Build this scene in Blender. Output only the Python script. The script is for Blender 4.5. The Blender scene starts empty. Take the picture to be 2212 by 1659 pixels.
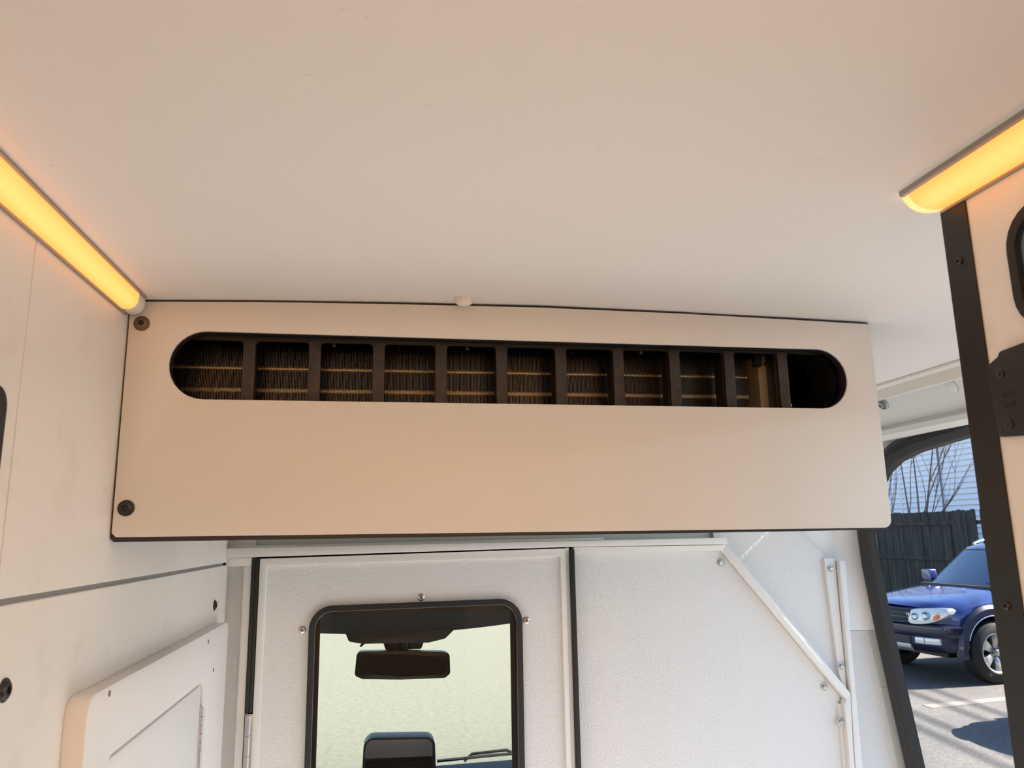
import bpy, bmesh, math, random
from mathutils import Vector, Matrix
from mathutils.geometry import tessellate_polygon
random.seed(7)
S = bpy.context.scene
COL = S.collection
PI = math.pi

# ------------------------------------------------------------------ camera
cam_d = bpy.data.cameras.new('camera'); cam = bpy.data.objects.new('camera', cam_d); COL.objects.link(cam)
yaw, pitch, roll = (math.radians(a) for a in (9.567, 11.21, -0.955))
fwd = Vector((math.sin(yaw)*math.cos(pitch), math.cos(yaw)*math.cos(pitch), math.sin(pitch)))
rgt = Vector((math.cos(yaw), -math.sin(yaw), 0)); upv = rgt.cross(fwd)
R_ = math.cos(roll)*rgt + math.sin(roll)*upv; U_ = -math.sin(roll)*rgt + math.cos(roll)*upv
cam.matrix_world = Matrix(((R_.x, U_.x, -fwd.x, 0), (R_.y, U_.y, -fwd.y, 0), (R_.z, U_.z, -fwd.z, 2.0), (0, 0, 0, 1)))
cam_d.sensor_width = 36; cam_d.lens = 36*1640/2212; cam_d.clip_start = 0.02; cam_d.clip_end = 300
cam_d.dof.use_dof = True; cam_d.dof.focus_distance = 1.75; cam_d.dof.aperture_fstop = 13
S.camera = cam

# ------------------------------------------------------------------ sky, sun, exposure
SUN_EL, SUN_AZ = math.radians(40), math.radians(2.5)
w = bpy.data.worlds.new('sky'); S.world = w; w.use_nodes = True
nt = w.node_tree; bg = nt.nodes['Background']
sky = nt.nodes.new('ShaderNodeTexSky'); sky.sky_type = 'NISHITA'; sky.sun_disc = False
sky.sun_elevation = SUN_EL; sky.sun_rotation = math.radians(92.5); sky.dust_density = 0.3; sky.ozone_density = 2.5
nt.links.new(sky.outputs[0], bg.inputs[0]); bg.inputs[1].default_value = 0.235
sd = bpy.data.lights.new('sun', 'SUN'); sun = bpy.data.objects.new('sun', sd); COL.objects.link(sun)
sd.energy = 14.0; sd.angle = math.radians(0.6); sd.color = (1, 0.93, 0.84)
sdir = Vector((-math.cos(SUN_EL)*math.cos(SUN_AZ), math.cos(SUN_EL)*math.sin(SUN_AZ), -math.sin(SUN_EL)))
sun.rotation_euler = sdir.to_track_quat('-Z', 'Y').to_euler(); sun.location = (20, -2, 20)
S.view_settings.view_transform = 'Standard'; S.view_settings.look = 'None'
S.view_settings.gamma = 1; S.view_settings.use_curve_mapping = False; S.view_settings.exposure = 0.56
LED_STRENGTH = 0.82
FILL_WATTS = 8.5  # power of the unseen warm fill added behind the camera

# ------------------------------------------------------------------ materials
MATS = {}
def mat(name, col, rough=0.5, metal=0.0, bump=None, var=None, emit=None, spec=0.5, coat=0.0):
    """bump=(scale, strength, distance); var=(scale, second colour, low, high)"""
    m = bpy.data.materials.new(name); m.use_nodes = True; n = m.node_tree.nodes; l = m.node_tree.links
    b = n['Principled BSDF']; b.inputs['Base Color'].default_value = (*col, 1); b.inputs['Roughness'].default_value = rough
    b.inputs['Metallic'].default_value = metal; b.inputs['Specular IOR Level'].default_value = spec
    b.inputs['Coat Weight'].default_value = coat; b.inputs['Coat Roughness'].default_value = 0.05
    tc = n.new('ShaderNodeTexCoord')
    if bump:
        t = n.new('ShaderNodeTexNoise'); t.inputs['Scale'].default_value = bump[0]; t.inputs['Detail'].default_value = 2
        l.new(tc.outputs['Object'], t.inputs['Vector'])
        bp = n.new('ShaderNodeBump'); bp.inputs['Strength'].default_value = bump[1]; bp.inputs['Distance'].default_value = bump[2]
        l.new(t.outputs['Fac'], bp.inputs['Height']); l.new(bp.outputs[0], b.inputs['Normal'])
    if var:
        t = n.new('ShaderNodeTexNoise'); t.inputs['Scale'].default_value = var[0]; t.inputs['Detail'].default_value = 5
        l.new(tc.outputs['Object'], t.inputs['Vector'])
        r = n.new('ShaderNodeValToRGB'); r.color_ramp.elements[0].position = var[2]; r.color_ramp.elements[1].position = var[3]
        r.color_ramp.elements[0].color = (*var[1], 1); r.color_ramp.elements[1].color = (*col, 1)
        l.new(t.outputs['Fac'], r.inputs[0]); l.new(r.outputs[0], b.inputs['Base Color'])
    if emit:
        b.inputs['Emission Color'].default_value = (*emit[0], 1); b.inputs['Emission Strength'].default_value = emit[1]
    MATS[name] = m
    return m
def glass(name, tint, gloss=0.06, ior=1.45):
    m = bpy.data.materials.new(name); m.use_nodes = True; n = m.node_tree.nodes; l = m.node_tree.links
    n.remove(n['Principled BSDF']); o = n['Material Output']
    t = n.new('ShaderNodeBsdfTransparent'); t.inputs[0].default_value = (*tint, 1)
    g = n.new('ShaderNodeBsdfGlossy'); g.inputs['Roughness'].default_value = 0.03
    f = n.new('ShaderNodeFresnel'); f.inputs[0].default_value = ior
    x = n.new('ShaderNodeMixShader'); l.new(f.outputs[0], x.inputs[0]); l.new(t.outputs[0], x.inputs[1]); l.new(g.outputs[0], x.inputs[2])
    l.new(x.outputs[0], o.inputs[0]); MATS[name] = m
    return m
WHITE = (0.80, 0.785, 0.76)
mat('ceiling_white', (0.80, 0.785, 0.765), 0.45, bump=(7, 0.06, 0.01), var=(90, (0.74, 0.72, 0.70), 0.26, 0.31))
mat('panel_white', WHITE, 0.42, bump=(900, 0.05, 0.0004), var=(60, (0.74, 0.72, 0.69), 0.25, 0.30))
mat('wall_white', (0.80, 0.785, 0.755), 0.40, var=(14, (0.76, 0.74, 0.70), 0.30, 0.42))
mat('box_white', (0.84, 0.83, 0.82), 0.40)
mat('powder_white', (0.765, 0.77, 0.77), 0.32, bump=(170, 0.6, 0.0032))
mat('powder_frame', (0.82, 0.815, 0.80), 0.34, bump=(200, 0.4, 0.0016))
mat('steel_white', (0.76, 0.78, 0.77), 0.35)
mat('smooth_white', (0.93, 0.94, 0.945), 0.35)
mat('liner_cream', (0.84, 0.82, 0.76), 0.5)
mat('grey_gap', (0.36, 0.38, 0.40), 0.6)
mat('grey_gasket', (0.50, 0.54, 0.53), 0.45)
mat('dark_lip', (0.20, 0.18, 0.16), 0.6)
mat('black_core', (0.018, 0.016, 0.022), 0.45)
mat('black_metal', (0.012, 0.011, 0.010), 0.42)
mat('black_rubber', (0.016, 0.016, 0.017), 0.62, bump=(160, 0.25, 0.002))
mat('seal_grey', (0.065, 0.065, 0.072), 0.5)
mat('seal_blue_black', (0.03, 0.03, 0.042), 0.45)
mat('grille_black', (0.006, 0.006, 0.006), 0.55)
mat('vane_brown', (0.048, 0.035, 0.028), 0.5, var=(60, (0.028, 0.023, 0.021), 0.4, 0.6))
mat('fin_metal', (0.11, 0.098, 0.085), 0.30, 0.8)
mat('brass', (1.0, 0.74, 0.44), 0.34, 1.0)
mat('bracket_metal', (0.72, 0.60, 0.44), 0.40, 0.6, bump=(300, 0.2, 0.002))
mat('zinc', (0.52, 0.55, 0.54), 0.35, 0.9)
mat('screw_steel', (0.62, 0.58, 0.55), 0.3, 0.9)
mat('screw_black', (0.02, 0.018, 0.017), 0.35)
mat('screw_warm_lit', (0.16, 0.11, 0.06), 0.4, 0.3)  # warm glow of the light strip put into this screw's colour
mat('hinge_steel', (0.60, 0.59, 0.60), 0.35, 0.9)
mat('cap_white', (0.82, 0.79, 0.74), 0.4)
mat('alu_edge', (0.34, 0.33, 0.30), 0.45, 0.6)
mat('headliner_black', (0.010, 0.010, 0.011), 0.7)
mat('console_black', (0.022, 0.022, 0.024), 0.5)
mat('mirror_black', (0.010, 0.010, 0.012), 0.35)
mat('dash_grey', (0.05, 0.055, 0.065), 0.5)
mat('dash_silver', (0.30, 0.31, 0.33), 0.35)
mat('floor_grey', (0.36, 0.36, 0.36), 0.6)
mat('bounce_cut_dark', (0.06, 0.06, 0.06), 0.8)
mat('rear_grey', (0.22, 0.21, 0.20), 0.7)
mat('van_outer', (0.75, 0.76, 0.78), 0.3)
mat('fence_wood', (0.052, 0.046, 0.040), 0.85, var=(9, (0.018, 0.017, 0.016), 0.35, 0.65), bump=(30, 0.4, 0.01))
mat('siding', (0.80, 0.81, 0.88), 0.6)
mat('siding_trim', (0.75, 0.76, 0.80), 0.6)
mat('pipe_grey', (0.18, 0.19, 0.22), 0.5)
mat('bark', (0.16, 0.125, 0.10), 0.9)
mat('line_paint', (0.20, 0.18, 0.16), 0.8, var=(25, (0.13, 0.12, 0.11), 0.32, 0.46))
mat('car_blue', (0.012, 0.030, 0.150), 0.25, 0.35, coat=1.0)
mat('car_dark', (0.010, 0.012, 0.035), 0.35, 0.2, coat=0.4)
mat('car_black', (0.008, 0.008, 0.010), 0.5)
mat('mirror_face', (0.010, 0.011, 0.013), 0.15)
mat('car_glass', (0.012, 0.035, 0.075), 0.06, 0.0, spec=0.9, coat=1.0)
mat('car_chrome', (0.72, 0.72, 0.74), 0.2, 1.0)
mat('rim_alloy', (0.42, 0.42, 0.43), 0.35, 0.85)
mat('lamp_clear', (0.62, 0.63, 0.60), 0.12, 0.1, coat=1.0)
mat('lamp_reflector', (0.35, 0.40, 0.45), 0.15, 0.8)
mat('lamp_amber', (0.75, 0.16, 0.05), 0.2, coat=1.0)
mat('tyre', (0.006, 0.006, 0.007), 0.7)
mat('skid_silver', (0.42, 0.42, 0.42), 0.4, 0.6)
glass('door_glass', (0.975, 0.985, 0.965), ior=1.25)
glass('windshield_glass', (0.955, 0.985, 0.93), ior=1.2)
def asphalt():
    m = mat('asphalt', (0.22, 0.205, 0.195), 0.9, bump=(160, 0.4, 0.006))
    n = m.node_tree.nodes; l = m.node_tree.links; b = n['Principled BSDF']
    tc = n['Texture Coordinate']
    a = n.new('ShaderNodeTexNoise'); a.inputs['Scale'].default_value = 55; a.inputs['Detail'].default_value = 3
    c = n.new('ShaderNodeTexNoise'); c.inputs['Scale'].default_value = 0.9; c.inputs['Detail'].default_value = 6
    l.new(tc.outputs['Object'], a.inputs['Vector']); l.new(tc.outputs['Object'], c.inputs['Vector'])
    r = n.new('ShaderNodeValToRGB'); r.color_ramp.elements[0].position = 0.3; r.color_ramp.elements[1].position = 0.72
    r.color_ramp.elements[0].color = (0.070, 0.066, 0.063, 1); r.color_ramp.elements[1].color = (0.155, 0.147, 0.138, 1)
    l.new(a.outputs['Fac'], r.inputs[0])
    r2 = n.new('ShaderNodeValToRGB'); r2.color_ramp.elements[0].position = 0.35; r2.color_ramp.elements[1].position = 0.6
    r2.color_ramp.elements[0].color = (0.85, 0.85, 0.84, 1); r2.color_ramp.elements[1].color = (1.05, 1.03, 1.0, 1)
    l.new(c.outputs['Fac'], r2.inputs[0])
    x = n.new('ShaderNodeMix'); x.data_type = 'RGBA'; x.blend_type = 'MULTIPLY'; x.inputs[0].default_value = 1
    l.new(r.outputs[0], x.inputs[6]); l.new(r2.outputs[0], x.inputs[7]); l.new(x.outputs[2], b.inputs['Base Color'])
asphalt()
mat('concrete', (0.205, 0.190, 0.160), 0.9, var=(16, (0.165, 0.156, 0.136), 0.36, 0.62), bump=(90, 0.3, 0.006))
_m = MATS['fence_wood'].node_tree; _mp = _m.nodes.new('ShaderNodeMapping'); _mp.inputs['Scale'].default_value = (1, 1, 0.12)
_m.links.new(_m.nodes['Texture Coordinate'].outputs['Object'], _mp.inputs[0])
for _n in _m.nodes:
    if _n.type == 'TEX_NOISE': _m.links.new(_mp.outputs[0], _n.inputs['Vector'])
def led_mat():
    m = bpy.data.materials.new('led_diffuser'); m.use_nodes = True; n = m.node_tree.nodes; l = m.node_tree.links
    b = n['Principled BSDF']; b.inputs['Base Color'].default_value = (0.35, 0.22, 0.10, 1); b.inputs['Roughness'].default_value = 0.5
    at = n.new('ShaderNodeAttribute'); at.attribute_name = 'glow'
    tc = n.new('ShaderNodeTexCoord'); sp = n.new('ShaderNodeSeparateXYZ'); l.new(tc.outputs['Object'], sp.inputs[0])
    k = n.new('ShaderNodeMath'); k.operation = 'MULTIPLY'; k.inputs[1].default_value = 2*PI/0.0167; l.new(sp.outputs['Y'], k.inputs[0])
    c = n.new('ShaderNodeMath'); c.operation = 'COSINE'; l.new(k.outputs[0], c.inputs[0])
    c2 = n.new('ShaderNodeMath'); c2.operation = 'MULTIPLY_ADD'; c2.inputs[1].default_value = 0.07; c2.inputs[2].default_value = 0.93; l.new(c.outputs[0], c2.inputs[0])
    g = n.new('ShaderNodeMath'); g.operation = 'MULTIPLY'; l.new(at.outputs['Fac'], g.inputs[0]); l.new(c2.outputs[0], g.inputs[1])
    r = n.new('ShaderNodeValToRGB'); r.color_ramp.elements[0].position = 0.15; r.color_ramp.elements[1].position = 1.0
    r.color_ramp.elements[0].color = (1.36, 0.44, 0.085, 1); r.color_ramp.elements[1].color = (1.50, 0.57, 0.140, 1)
    l.new(g.outputs[0], r.inputs[0]); l.new(r.outputs[0], b.inputs['Emission Color'])
    b.inputs['Emission Strength'].default_value = LED_STRENGTH
    MATS['led_diffuser'] = m
led_mat()
mat('led_cap_lit', (0.8, 0.6, 0.4), 0.4, emit=((1.0, 0.42, 0.12), 0.9))

# ------------------------------------------------------------------ mesh helpers
def box(bm, x0, x1, y0, y1, z0, z1):
    v = [bm.verts.new(p) for p in ((x0,y0,z0),(x1,y0,z0),(x1,y1,z0),(x0,y1,z0),(x0,y0,z1),(x1,y0,z1),(x1,y1,z1),(x0,y1,z1))]
    for f in ((0,3,2,1),(4,5,6,7),(0,1,5,4),(1,2,6,5),(2,3,7,6),(3,0,4,7)): bm.faces.new([v[i] for i in f])
    return bm
def P3(axis, a, b, c):
    return (c, a, b) if axis == 'X' else (a, c, b) if axis == 'Y' else (a, b, c)
def plate(bm, outer, axis, lo, hi, holes=()):
    loops = [outer] + list(holes); flat = [p for L in loops for p in L]
    tris = tessellate_polygon([[Vector((p[0], p[1], 0)) for p in L] for L in loops])
    A = [bm.verts.new(P3(axis, p[0], p[1], lo)) for p in flat]; B = [bm.verts.new(P3(axis, p[0], p[1], hi)) for p in flat]
    for t in tris:
        try: bm.faces.new([A[i] for i in t]); bm.faces.new([B[i] for i in reversed(t)])
        except ValueError: pass
    k = 0
    for L in loops:
        n = len(L)
        for i in range(n):
            j = (i+1) % n
            bm.faces.new((A[k+i], A[k+j], B[k+j], B[k+i]))
        k += n
    return bm
def round_poly(pts, r, seg=6):
    """round the corners of a closed polygon; r is one radius or one for each corner"""
    out = []; n = len(pts)
    for i, p in enumerate(pts):
        rr = r[i] if isinstance(r, (list, tuple)) else r
        p = Vector(p); a = (Vector(pts[i-1])-p); b = (Vector(pts[(i+1) % n])-p)
        if rr <= 0: out.append(tuple(p)); continue
        a.normalize(); b.normalize(); ang = a.angle(b)
        d = rr/math.tan(ang/2); c = p + (a+b).normalized()*(rr/math.sin(ang/2))
        s = p+a*d-c; e = p+b*d-c
        t0 = math.atan2(s.y, s.x); t1 = math.atan2(e.y, e.x); dt = (t1-t0+PI) % (2*PI)-PI
        for k in range(seg+1): out.append((c.x+rr*math.cos(t0+dt*k/seg), c.y+rr*math.sin(t0+dt*k/seg)))
    return out
def rect(x0, x1, z0, z1): return [(x0,z0),(x1,z0),(x1,z1),(x0,z1)]
def frame_of(d):
    d = Vector(d).normalized(); u = d.cross(Vector((0,0,1)) if abs(d.z) < .9 else Vector((1,0,0))).normalized()
    return d, u, d.cross(u)
def lathe(bm, origin, direction, prof, seg=20, ngon=None):
    """prof: list of (radius, height along direction)"""
    d, u, v = frame_of(direction); o = Vector(origin); rings = []
    for r, h in prof:
        if r <= 1e-6: rings.append([bm.verts.new(o+d*h)])
        else: rings.append([bm.verts.new(o+d*h+u*r*math.cos(2*PI*k/seg)+v*r*math.sin(2*PI*k/seg)) for k in range(seg)])
    for a, b in zip(rings, rings[1:]):
        for k in range(seg):
            j = (k+1) % seg
            if len(a) == 1 and len(b) == 1: continue
            if len(a) == 1: bm.faces.new((a[0], b[k], b[j]))
            elif len(b) == 1: bm.faces.new((a[k], a[j], b[0]))
            else: bm.faces.new((a[k], a[j], b[j], b[k]))
    return bm
def tube(bm, pts, rad, seg=8, cap=True):
    pts = [Vector(p) for p in pts]; rings = []; n = len(pts); u = None
    for i, p in enumerate(pts):
        t = (pts[min(i+1, n-1)]-pts[max(i-1, 0)]).normalized()
        if u is None: u = frame_of(t)[1]
        u = (u-t*u.dot(t)).normalized(); v = t.cross(u); r = rad[i] if isinstance(rad, (list, tuple)) else rad
        rings.append([bm.verts.new(p+u*r*math.cos(2*PI*k/seg)+v*r*math.sin(2*PI*k/seg)) for k in range(seg)])
    for a, b in zip(rings, rings[1:]):
        for k in range(seg): bm.faces.new((a[k], a[(k+1) % seg], b[(k+1) % seg], b[k]))
    if cap: bm.faces.new(rings[0]); bm.faces.new(rings[-1])
    return bm
def sweep(bm, path, prof, closed=False):
    """path: list of (point, axis_u, axis_v); prof: closed list of (u, v)"""
    rings = [[bm.verts.new(Vector(p)+Vector(u)*a+Vector(v)*b) for a, b in prof] for p, u, v in path]; n = len(prof)
    for A, B in zip(rings, rings[1:]+([rings[0]] if closed else [])):
        for k in range(n): bm.faces.new((A[k], A[(k+1) % n], B[(k+1) % n], B[k]))
    if not closed: bm.faces.new(rings[0]); bm.faces.new(rings[-1])
    return bm
def grid(bm, rows, close=False):
    V = [[bm.verts.new(p) for p in r] for r in rows]
    for a, b in zip(V, V[1:]):
        n = len(a)
        for k in range(n if close else n-1): bm.faces.new((a[k], a[(k+1) % n], b[(k+1) % n], b[k]))
    return V
def tag(o, label=None, cat=None, group=None, kind=None):
    if label: o['label'] = label
    if cat: o['category'] = cat
    if group: o['group'] = group
    if kind: o['kind'] = kind
    return o
LOC = {}
def thing(name, loc, label, cat, group=None, kind=None):
    o = bpy.data.objects.new(name, None); COL.objects.link(o); o.location = loc; o.empty_display_size = .05
    LOC[o.name] = Vector(loc)
    return tag(o, label, cat, group, kind)
def obj(name, bm, m, parent=None, bevel=0, smooth=True, local=False, label=None, cat=None, group=None, kind=None, seg=2):
    bmesh.ops.recalc_face_normals(bm, faces=bm.faces)
    if bevel:
        es = [e for e in bm.edges if len(e.link_faces) == 2 and e.calc_face_angle(0) > 0.6]
        bmesh.ops.bevel(bm, geom=es, offset=bevel, segments=seg, affect='EDGES', profile=.5, clamp_overlap=True)
    me = bpy.data.meshes.new(name)
    if parent is None:
        xs = [v.co for v in bm.verts]
        base = Vector(((min(c.x for c in xs)+max(c.x for c in xs))/2, (min(c.y for c in xs)+max(c.y for c in xs))/2, min(c.z for c in xs)))
    else:
        base = Vector() if local else LOC[parent.name]
    if base.length: bmesh.ops.translate(bm, verts=bm.verts, vec=-base)
    bm.to_mesh(me); bm.free()
    me.materials.append(MATS[m] if isinstance(m, str) else m)
    o = bpy.data.objects.new(name, me); COL.objects.link(o)
    if parent is None: o.location = base; LOC[o.name] = base
    else: o.parent = parent; LOC[o.name] = LOC.get(parent.name, Vector())
    if smooth:
        for p in me.polygons: p.use_smooth = True
        try: me.set_sharp_from_angle(angle=math.radians(35))
        except Exception: pass
    return tag(o, label, cat, group, kind)
def B(): return bmesh.new()
def struct(name, bm, m, label, cat, parent=None, **k):
    return obj(name, bm, m, parent, label=label, cat=cat, kind='structure', **k)

# ================================================================== GROUND
struct('ground', box(B(), -60, 60, -40, 70, -0.3, 0), 'asphalt', 'sunlit grey asphalt parking lot outside the van', 'pavement', smooth=False)
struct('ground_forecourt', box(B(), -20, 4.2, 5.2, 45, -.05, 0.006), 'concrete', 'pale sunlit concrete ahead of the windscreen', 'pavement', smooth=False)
b = B(); d = Vector((1, .13, 0)).normalized(); nrm = Vector((-d.y, d.x, 0)); p = Vector((6.12, 8.30, 0))
plate(b, [tuple((p+nrm*s*.085+d*t)[:2]) for s, t in ((-1, 0), (-1, 6.2), (1, 6.2), (1, .02))], 'Z', 0.0005, 0.004)
obj('parking_line', b, 'line_paint', label='worn white parking line painted on the asphalt by the blue car', cat='line', smooth=False)

# ================================================================== VAN SHELL
ZF = 0.65; XL = -0.392
CE = [(-.46, 2.362), (-.392, 2.364), (-.2, 2.370), (0, 2.374), (.25, 2.377), (.5, 2.374), (.572, 2.372), (.7, 2.370), (.86, 2.366), (1.05, 2.361), (1.235, 2.356)]
b = B()
for y0, y1 in ((-1.9, 2.12),):
    plate(b, [(x, z) for x, z in CE] + [(1.235, 2.40), (-.46, 2.40)], 'Y', y0, y1)
ceiling = struct('ceiling', b, 'ceiling_white', 'smooth white ceiling lining across the top of the van', 'ceiling')
for x in (1.235,):
    pass
b = plate(B(), [(1.222, 2.3555), (1.235, 2.3555), (1.235, 2.318), (1.229, 2.318), (1.229, 2.344), (1.222, 2.350)], 'Y', 0.45, 2.06)
obj('edge_trim', b, 'liner_cream', ceiling, label='cream edge strip of the ceiling lining')
struct('wall_rear', box(B(), -.46, 1.40, -1.96, -1.9, ZF, 2.40), 'rear_grey', 'unseen rear doors of the van, greyed to cut bounced light', 'wall', smooth=False)  # out of view; added and greyed so the near ceiling gets less light
struct('floor_rear', box(B(), -.46, 1.60, -1.9, .20, ZF-.06, ZF), 'bounce_cut_dark', 'unseen rear floor of the van, darkened to cut bounced light', 'floor', smooth=False)  # out of view; dark colour added so less light bounces to the ceiling
struct('floor', box(B(), -.46, 1.60, .20, 2.72, ZF-.06, ZF), 'floor_grey', 'grey floor of the van', 'floor', smooth=False)
# outer roof and flank
b = plate(B(), [(-.50, 2.40), (1.30, 2.40), (1.34, 2.43), (1.1, 2.50), (.4, 2.53), (-.3, 2.50)], 'Y', -1.9, 2.45)
van_roof = struct('van_roof', b, 'van_outer', 'painted outer roof of the van above the lining', 'roof')
def side_x(z): return 1.371 + (1.99-z)*.132 if z < 1.99 else 1.371 - (z-1.99)*.04
b = B()   # header over the side door
prof = [(1.268, 2.40), (1.338, 2.272), (1.326, 2.259), (1.328, 2.246), (1.340, 2.234), (1.375, 2.234), (1.385, 2.40)]
plate(b, [(x, z) for x, z in prof], 'Y', -1.9, 2.10)
header = struct('wall_side_door_header', b, 'steel_white', 'pale grey painted steel header above the open side door', 'header')
lathe(b := B(), (1.3085, 1.806, 2.326), (-.88, 0, -.48), [(0.017, 0), (0.017, .003), (0.0135, .004), (0.0135, .007)], 18)
hb = obj('flange_washer', b, 'zinc', header)
lathe(b := B(), (1.3023, 1.806, 2.3226), (-.88, 0, -.48), [(0.0095, 0), (0.0095, .006), (0.006, .006), (0.005, .002), (0, .002)], 6)
obj('bolt', b, 'zinc', header, smooth=False)
lathe(b := B(), (1.3100, 1.557, 2.3235), (-.88, 0, -.48), [(0.0165, 0), (0.0165, .0012), (0.0145, .0022), (0, .0022)], 24)
obj('plug', b, 'steel_white', header)
lathe(b := B(), (1.3100, 1.557, 2.3235), (-.88, 0, -.48), [(0.0172, 0.0002), (0.0172, .0006), (0.016, .0007)], 24)
obj('plug_rim', b, 'dark_lip', header)

# ---- door seal running along the header and down the pillar
def seal_path():
    pts = [(-.5, 2.236), (.9, 2.236), (1.30, 2.2345), (1.49, 2.226), (1.60, 2.217), (1.70, 2.207), (1.78, 2.190), (1.84, 2.162), (1.885, 2.12), (1.925, 2.06), (1.955, 1.99)]
    low = [(1.966, 1.90), (1.970, 1.80), (1.971, 1.70), (1.971, 1.55), (1.970, 1.38), (1.968, 1.2), (1.960, .9), (1.95, .70)]
    return [Vector((side_x(z), y, z)) for y, z in [(y*1.045, 2+(z-2)*1.045) for y, z in pts+low]]
sp_ = seal_path()
def sweep_seal(prof, name, m, parent=None, **k):
    path = []
    for i, p in enumerate(sp_):
        t = (sp_[min(i+1, len(sp_)-1)]-sp_[max(i-1, 0)]).normalized()
        u = Vector((-1, 0, 0)); u = (u-t*u.dot(t)).normalized(); v = t.cross(u)   # u into the van, v across the opening
        if v.y < 0 and i > 6: pass
        path.append((p, u, v))
    return obj(name, sweep(B(), path, prof), m, parent, **k)
SEAL = thing('door_seal', sp_[-1], 'black rubber weather seal around the open side door', 'seal')
sweep_seal([(0.0, -.017), (.012, -.016), (.020, -.006), (.018, .006), (.010, .016), (0, .017), (-.02, .017), (-.02, -.017)], 'bulb', 'black_rubber', SEAL)
sweep_seal([(-.030, .016), (.004, .015), (.004, .030), (-.03, .034)], 'lip', 'seal_grey', SEAL)
sweep_seal([(-.02, -.024), (.004, -.022), (.010, -.016), (.006, -.008), (-.02, -.008)], 'bead', 'black_rubber', SEAL)
sweep_seal([(-.030, .0), (-.030, .16), (-.036, .16), (-.036, .0)], 'gusset', 'steel_white', header)

# ---- B pillar between bulkhead and seal
def pillar_strip(bm, zs, e0, e1, th=.006):
    """surface between two edges given as functions z -> (x, y)"""
    rows = []
    for z in zs:
        a, c = Vector((*e0(z), z)), Vector((*e1(z), z))
        n_ = (c-a).cross(Vector((0, 0, 1))).normalized()
        rows.append([a, c, c-n_*th, a-n_*th])
    V = grid(bm, rows, close=True); bm.faces.new(V[0]); bm.faces.new(V[-1])
    return bm
pe0 = lambda z: (1.255 if z > 1.9 else 1.305, 2.085)
pe1 = lambda z: (side_x(z)+.004, 2.000)
zl = lambda a, c, n: [a+(c-a)*i/n for i in range(n+1)]
struct('wall_pillar', pillar_strip(B(), zl(ZF, 2.36, 10), lambda z: (1.46, 2.20), lambda z: (side_x(z)+.060, 2.13), .02), 'steel_white', 'white painted door pillar beside the bulkhead', 'pillar')
PIL = thing('pillar_cover', (1.32, 2.04, 1.2), 'smooth white cover plate over textured plate on the door pillar', 'panel')
obj('upper_plate', pillar_strip(B(), zl(1.712, 2.24, 6), lambda z: (1.316, 2.104), lambda z: (side_x(z)+.004, 2.0885), .006), 'smooth_white', PIL)
obj('upper_plate_return', pillar_strip(B(), zl(1.712, 2.24, 6), lambda z: (1.08, 2.1045), lambda z: (1.316, 2.104), .006), 'smooth_white', PIL)
obj('lower_plate', pillar_strip(B(), zl(.7, 1.710, 8), lambda z: (1.30, 2.106), lambda z: (side_x(z)-.018-.01*(1.71-z), 2.097), .006), 'powder_white', PIL, label='white textured lower plate')
obj('gasket_strip', pillar_strip(B(), zl(1.556, 1.709, 4), lambda z: (side_x(z)-.022, 2.096), lambda z: (side_x(z)+.004, 2.0885), .004), 'grey_gasket', PIL)
obj('gasket_strip', pillar_strip(B(), zl(.8, 1.5545, 6), lambda z: (side_x(z)-.020-.01*(1.55-z), 2.095), lambda z: (side_x(z)+.004, 2.0885), .004), 'grey_gasket', PIL)

# ---- left wall: upper and lower lining panels, with a grey gap between
wl = struct('wall_left', box(B(), -.46, -.401, -1.9, 2.10, ZF, 2.40), 'grey_gap', 'white lined left wall of the van with grey gap', 'wall', smooth=False)
hole = round_poly([(.05, 1.90+.06), (.842, 1.96), (.842, 2.17), (.05, 2.17)], .02)
for nm, y0, y1, z0, z1 in (('lining_panel', -1.9, .8835, 1.9425, 2.362), ('lining_panel', .8855, 2.066, 1.9425, 2.362), ('lining_panel', -1.9, 2.066, ZF, 1.9355)):
    obj(nm, plate(B(), rect(y0, y1, z0, z1), 'X', -.403, XL), 'wall_white', wl, bevel=.0012, smooth=False)
w1 = struct('window_1', plate(B(), round_poly(rect(.02, .8455, 1.958, 2.156), .020), 'X', -.3925, -.385, [round_poly(rect(.04, .828, 1.978, 2.138), .012)]), 'black_rubber', 'black rubber edged window in the left wall', 'window')
obj('pane', plate(B(), round_poly(rect(.03, .836, 1.968, 2.146), .016), 'X', -.3918, -.3895), 'car_glass', w1, smooth=False)
def cap_screw(name, pos, direction, r, body, parent=None, socket=6, flange=True, **k):
    prof = [(r, 0), (r, .0012), (r*.97, .0018), (r*.80, .0022), (r*.74, .0040), (r*.60, .0050), (r*.36, .0052), (r*.33, .0016), (0, .0014)] if flange else \
           [(r, 0), (r*.98, .0010), (r*.75, .0026), (r*.40, .0033), (r*.36, .0010), (0, .0008)]
    return obj(name, lathe(B(), pos, direction, prof, 24), body, parent, **k)
for py, pz in ((1.946, 1.848), (.922, 1.848)):
    cap_screw('screw', (XL, py, pz), (1, 0, 0), .0125, 'screw_black', wl)

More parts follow.
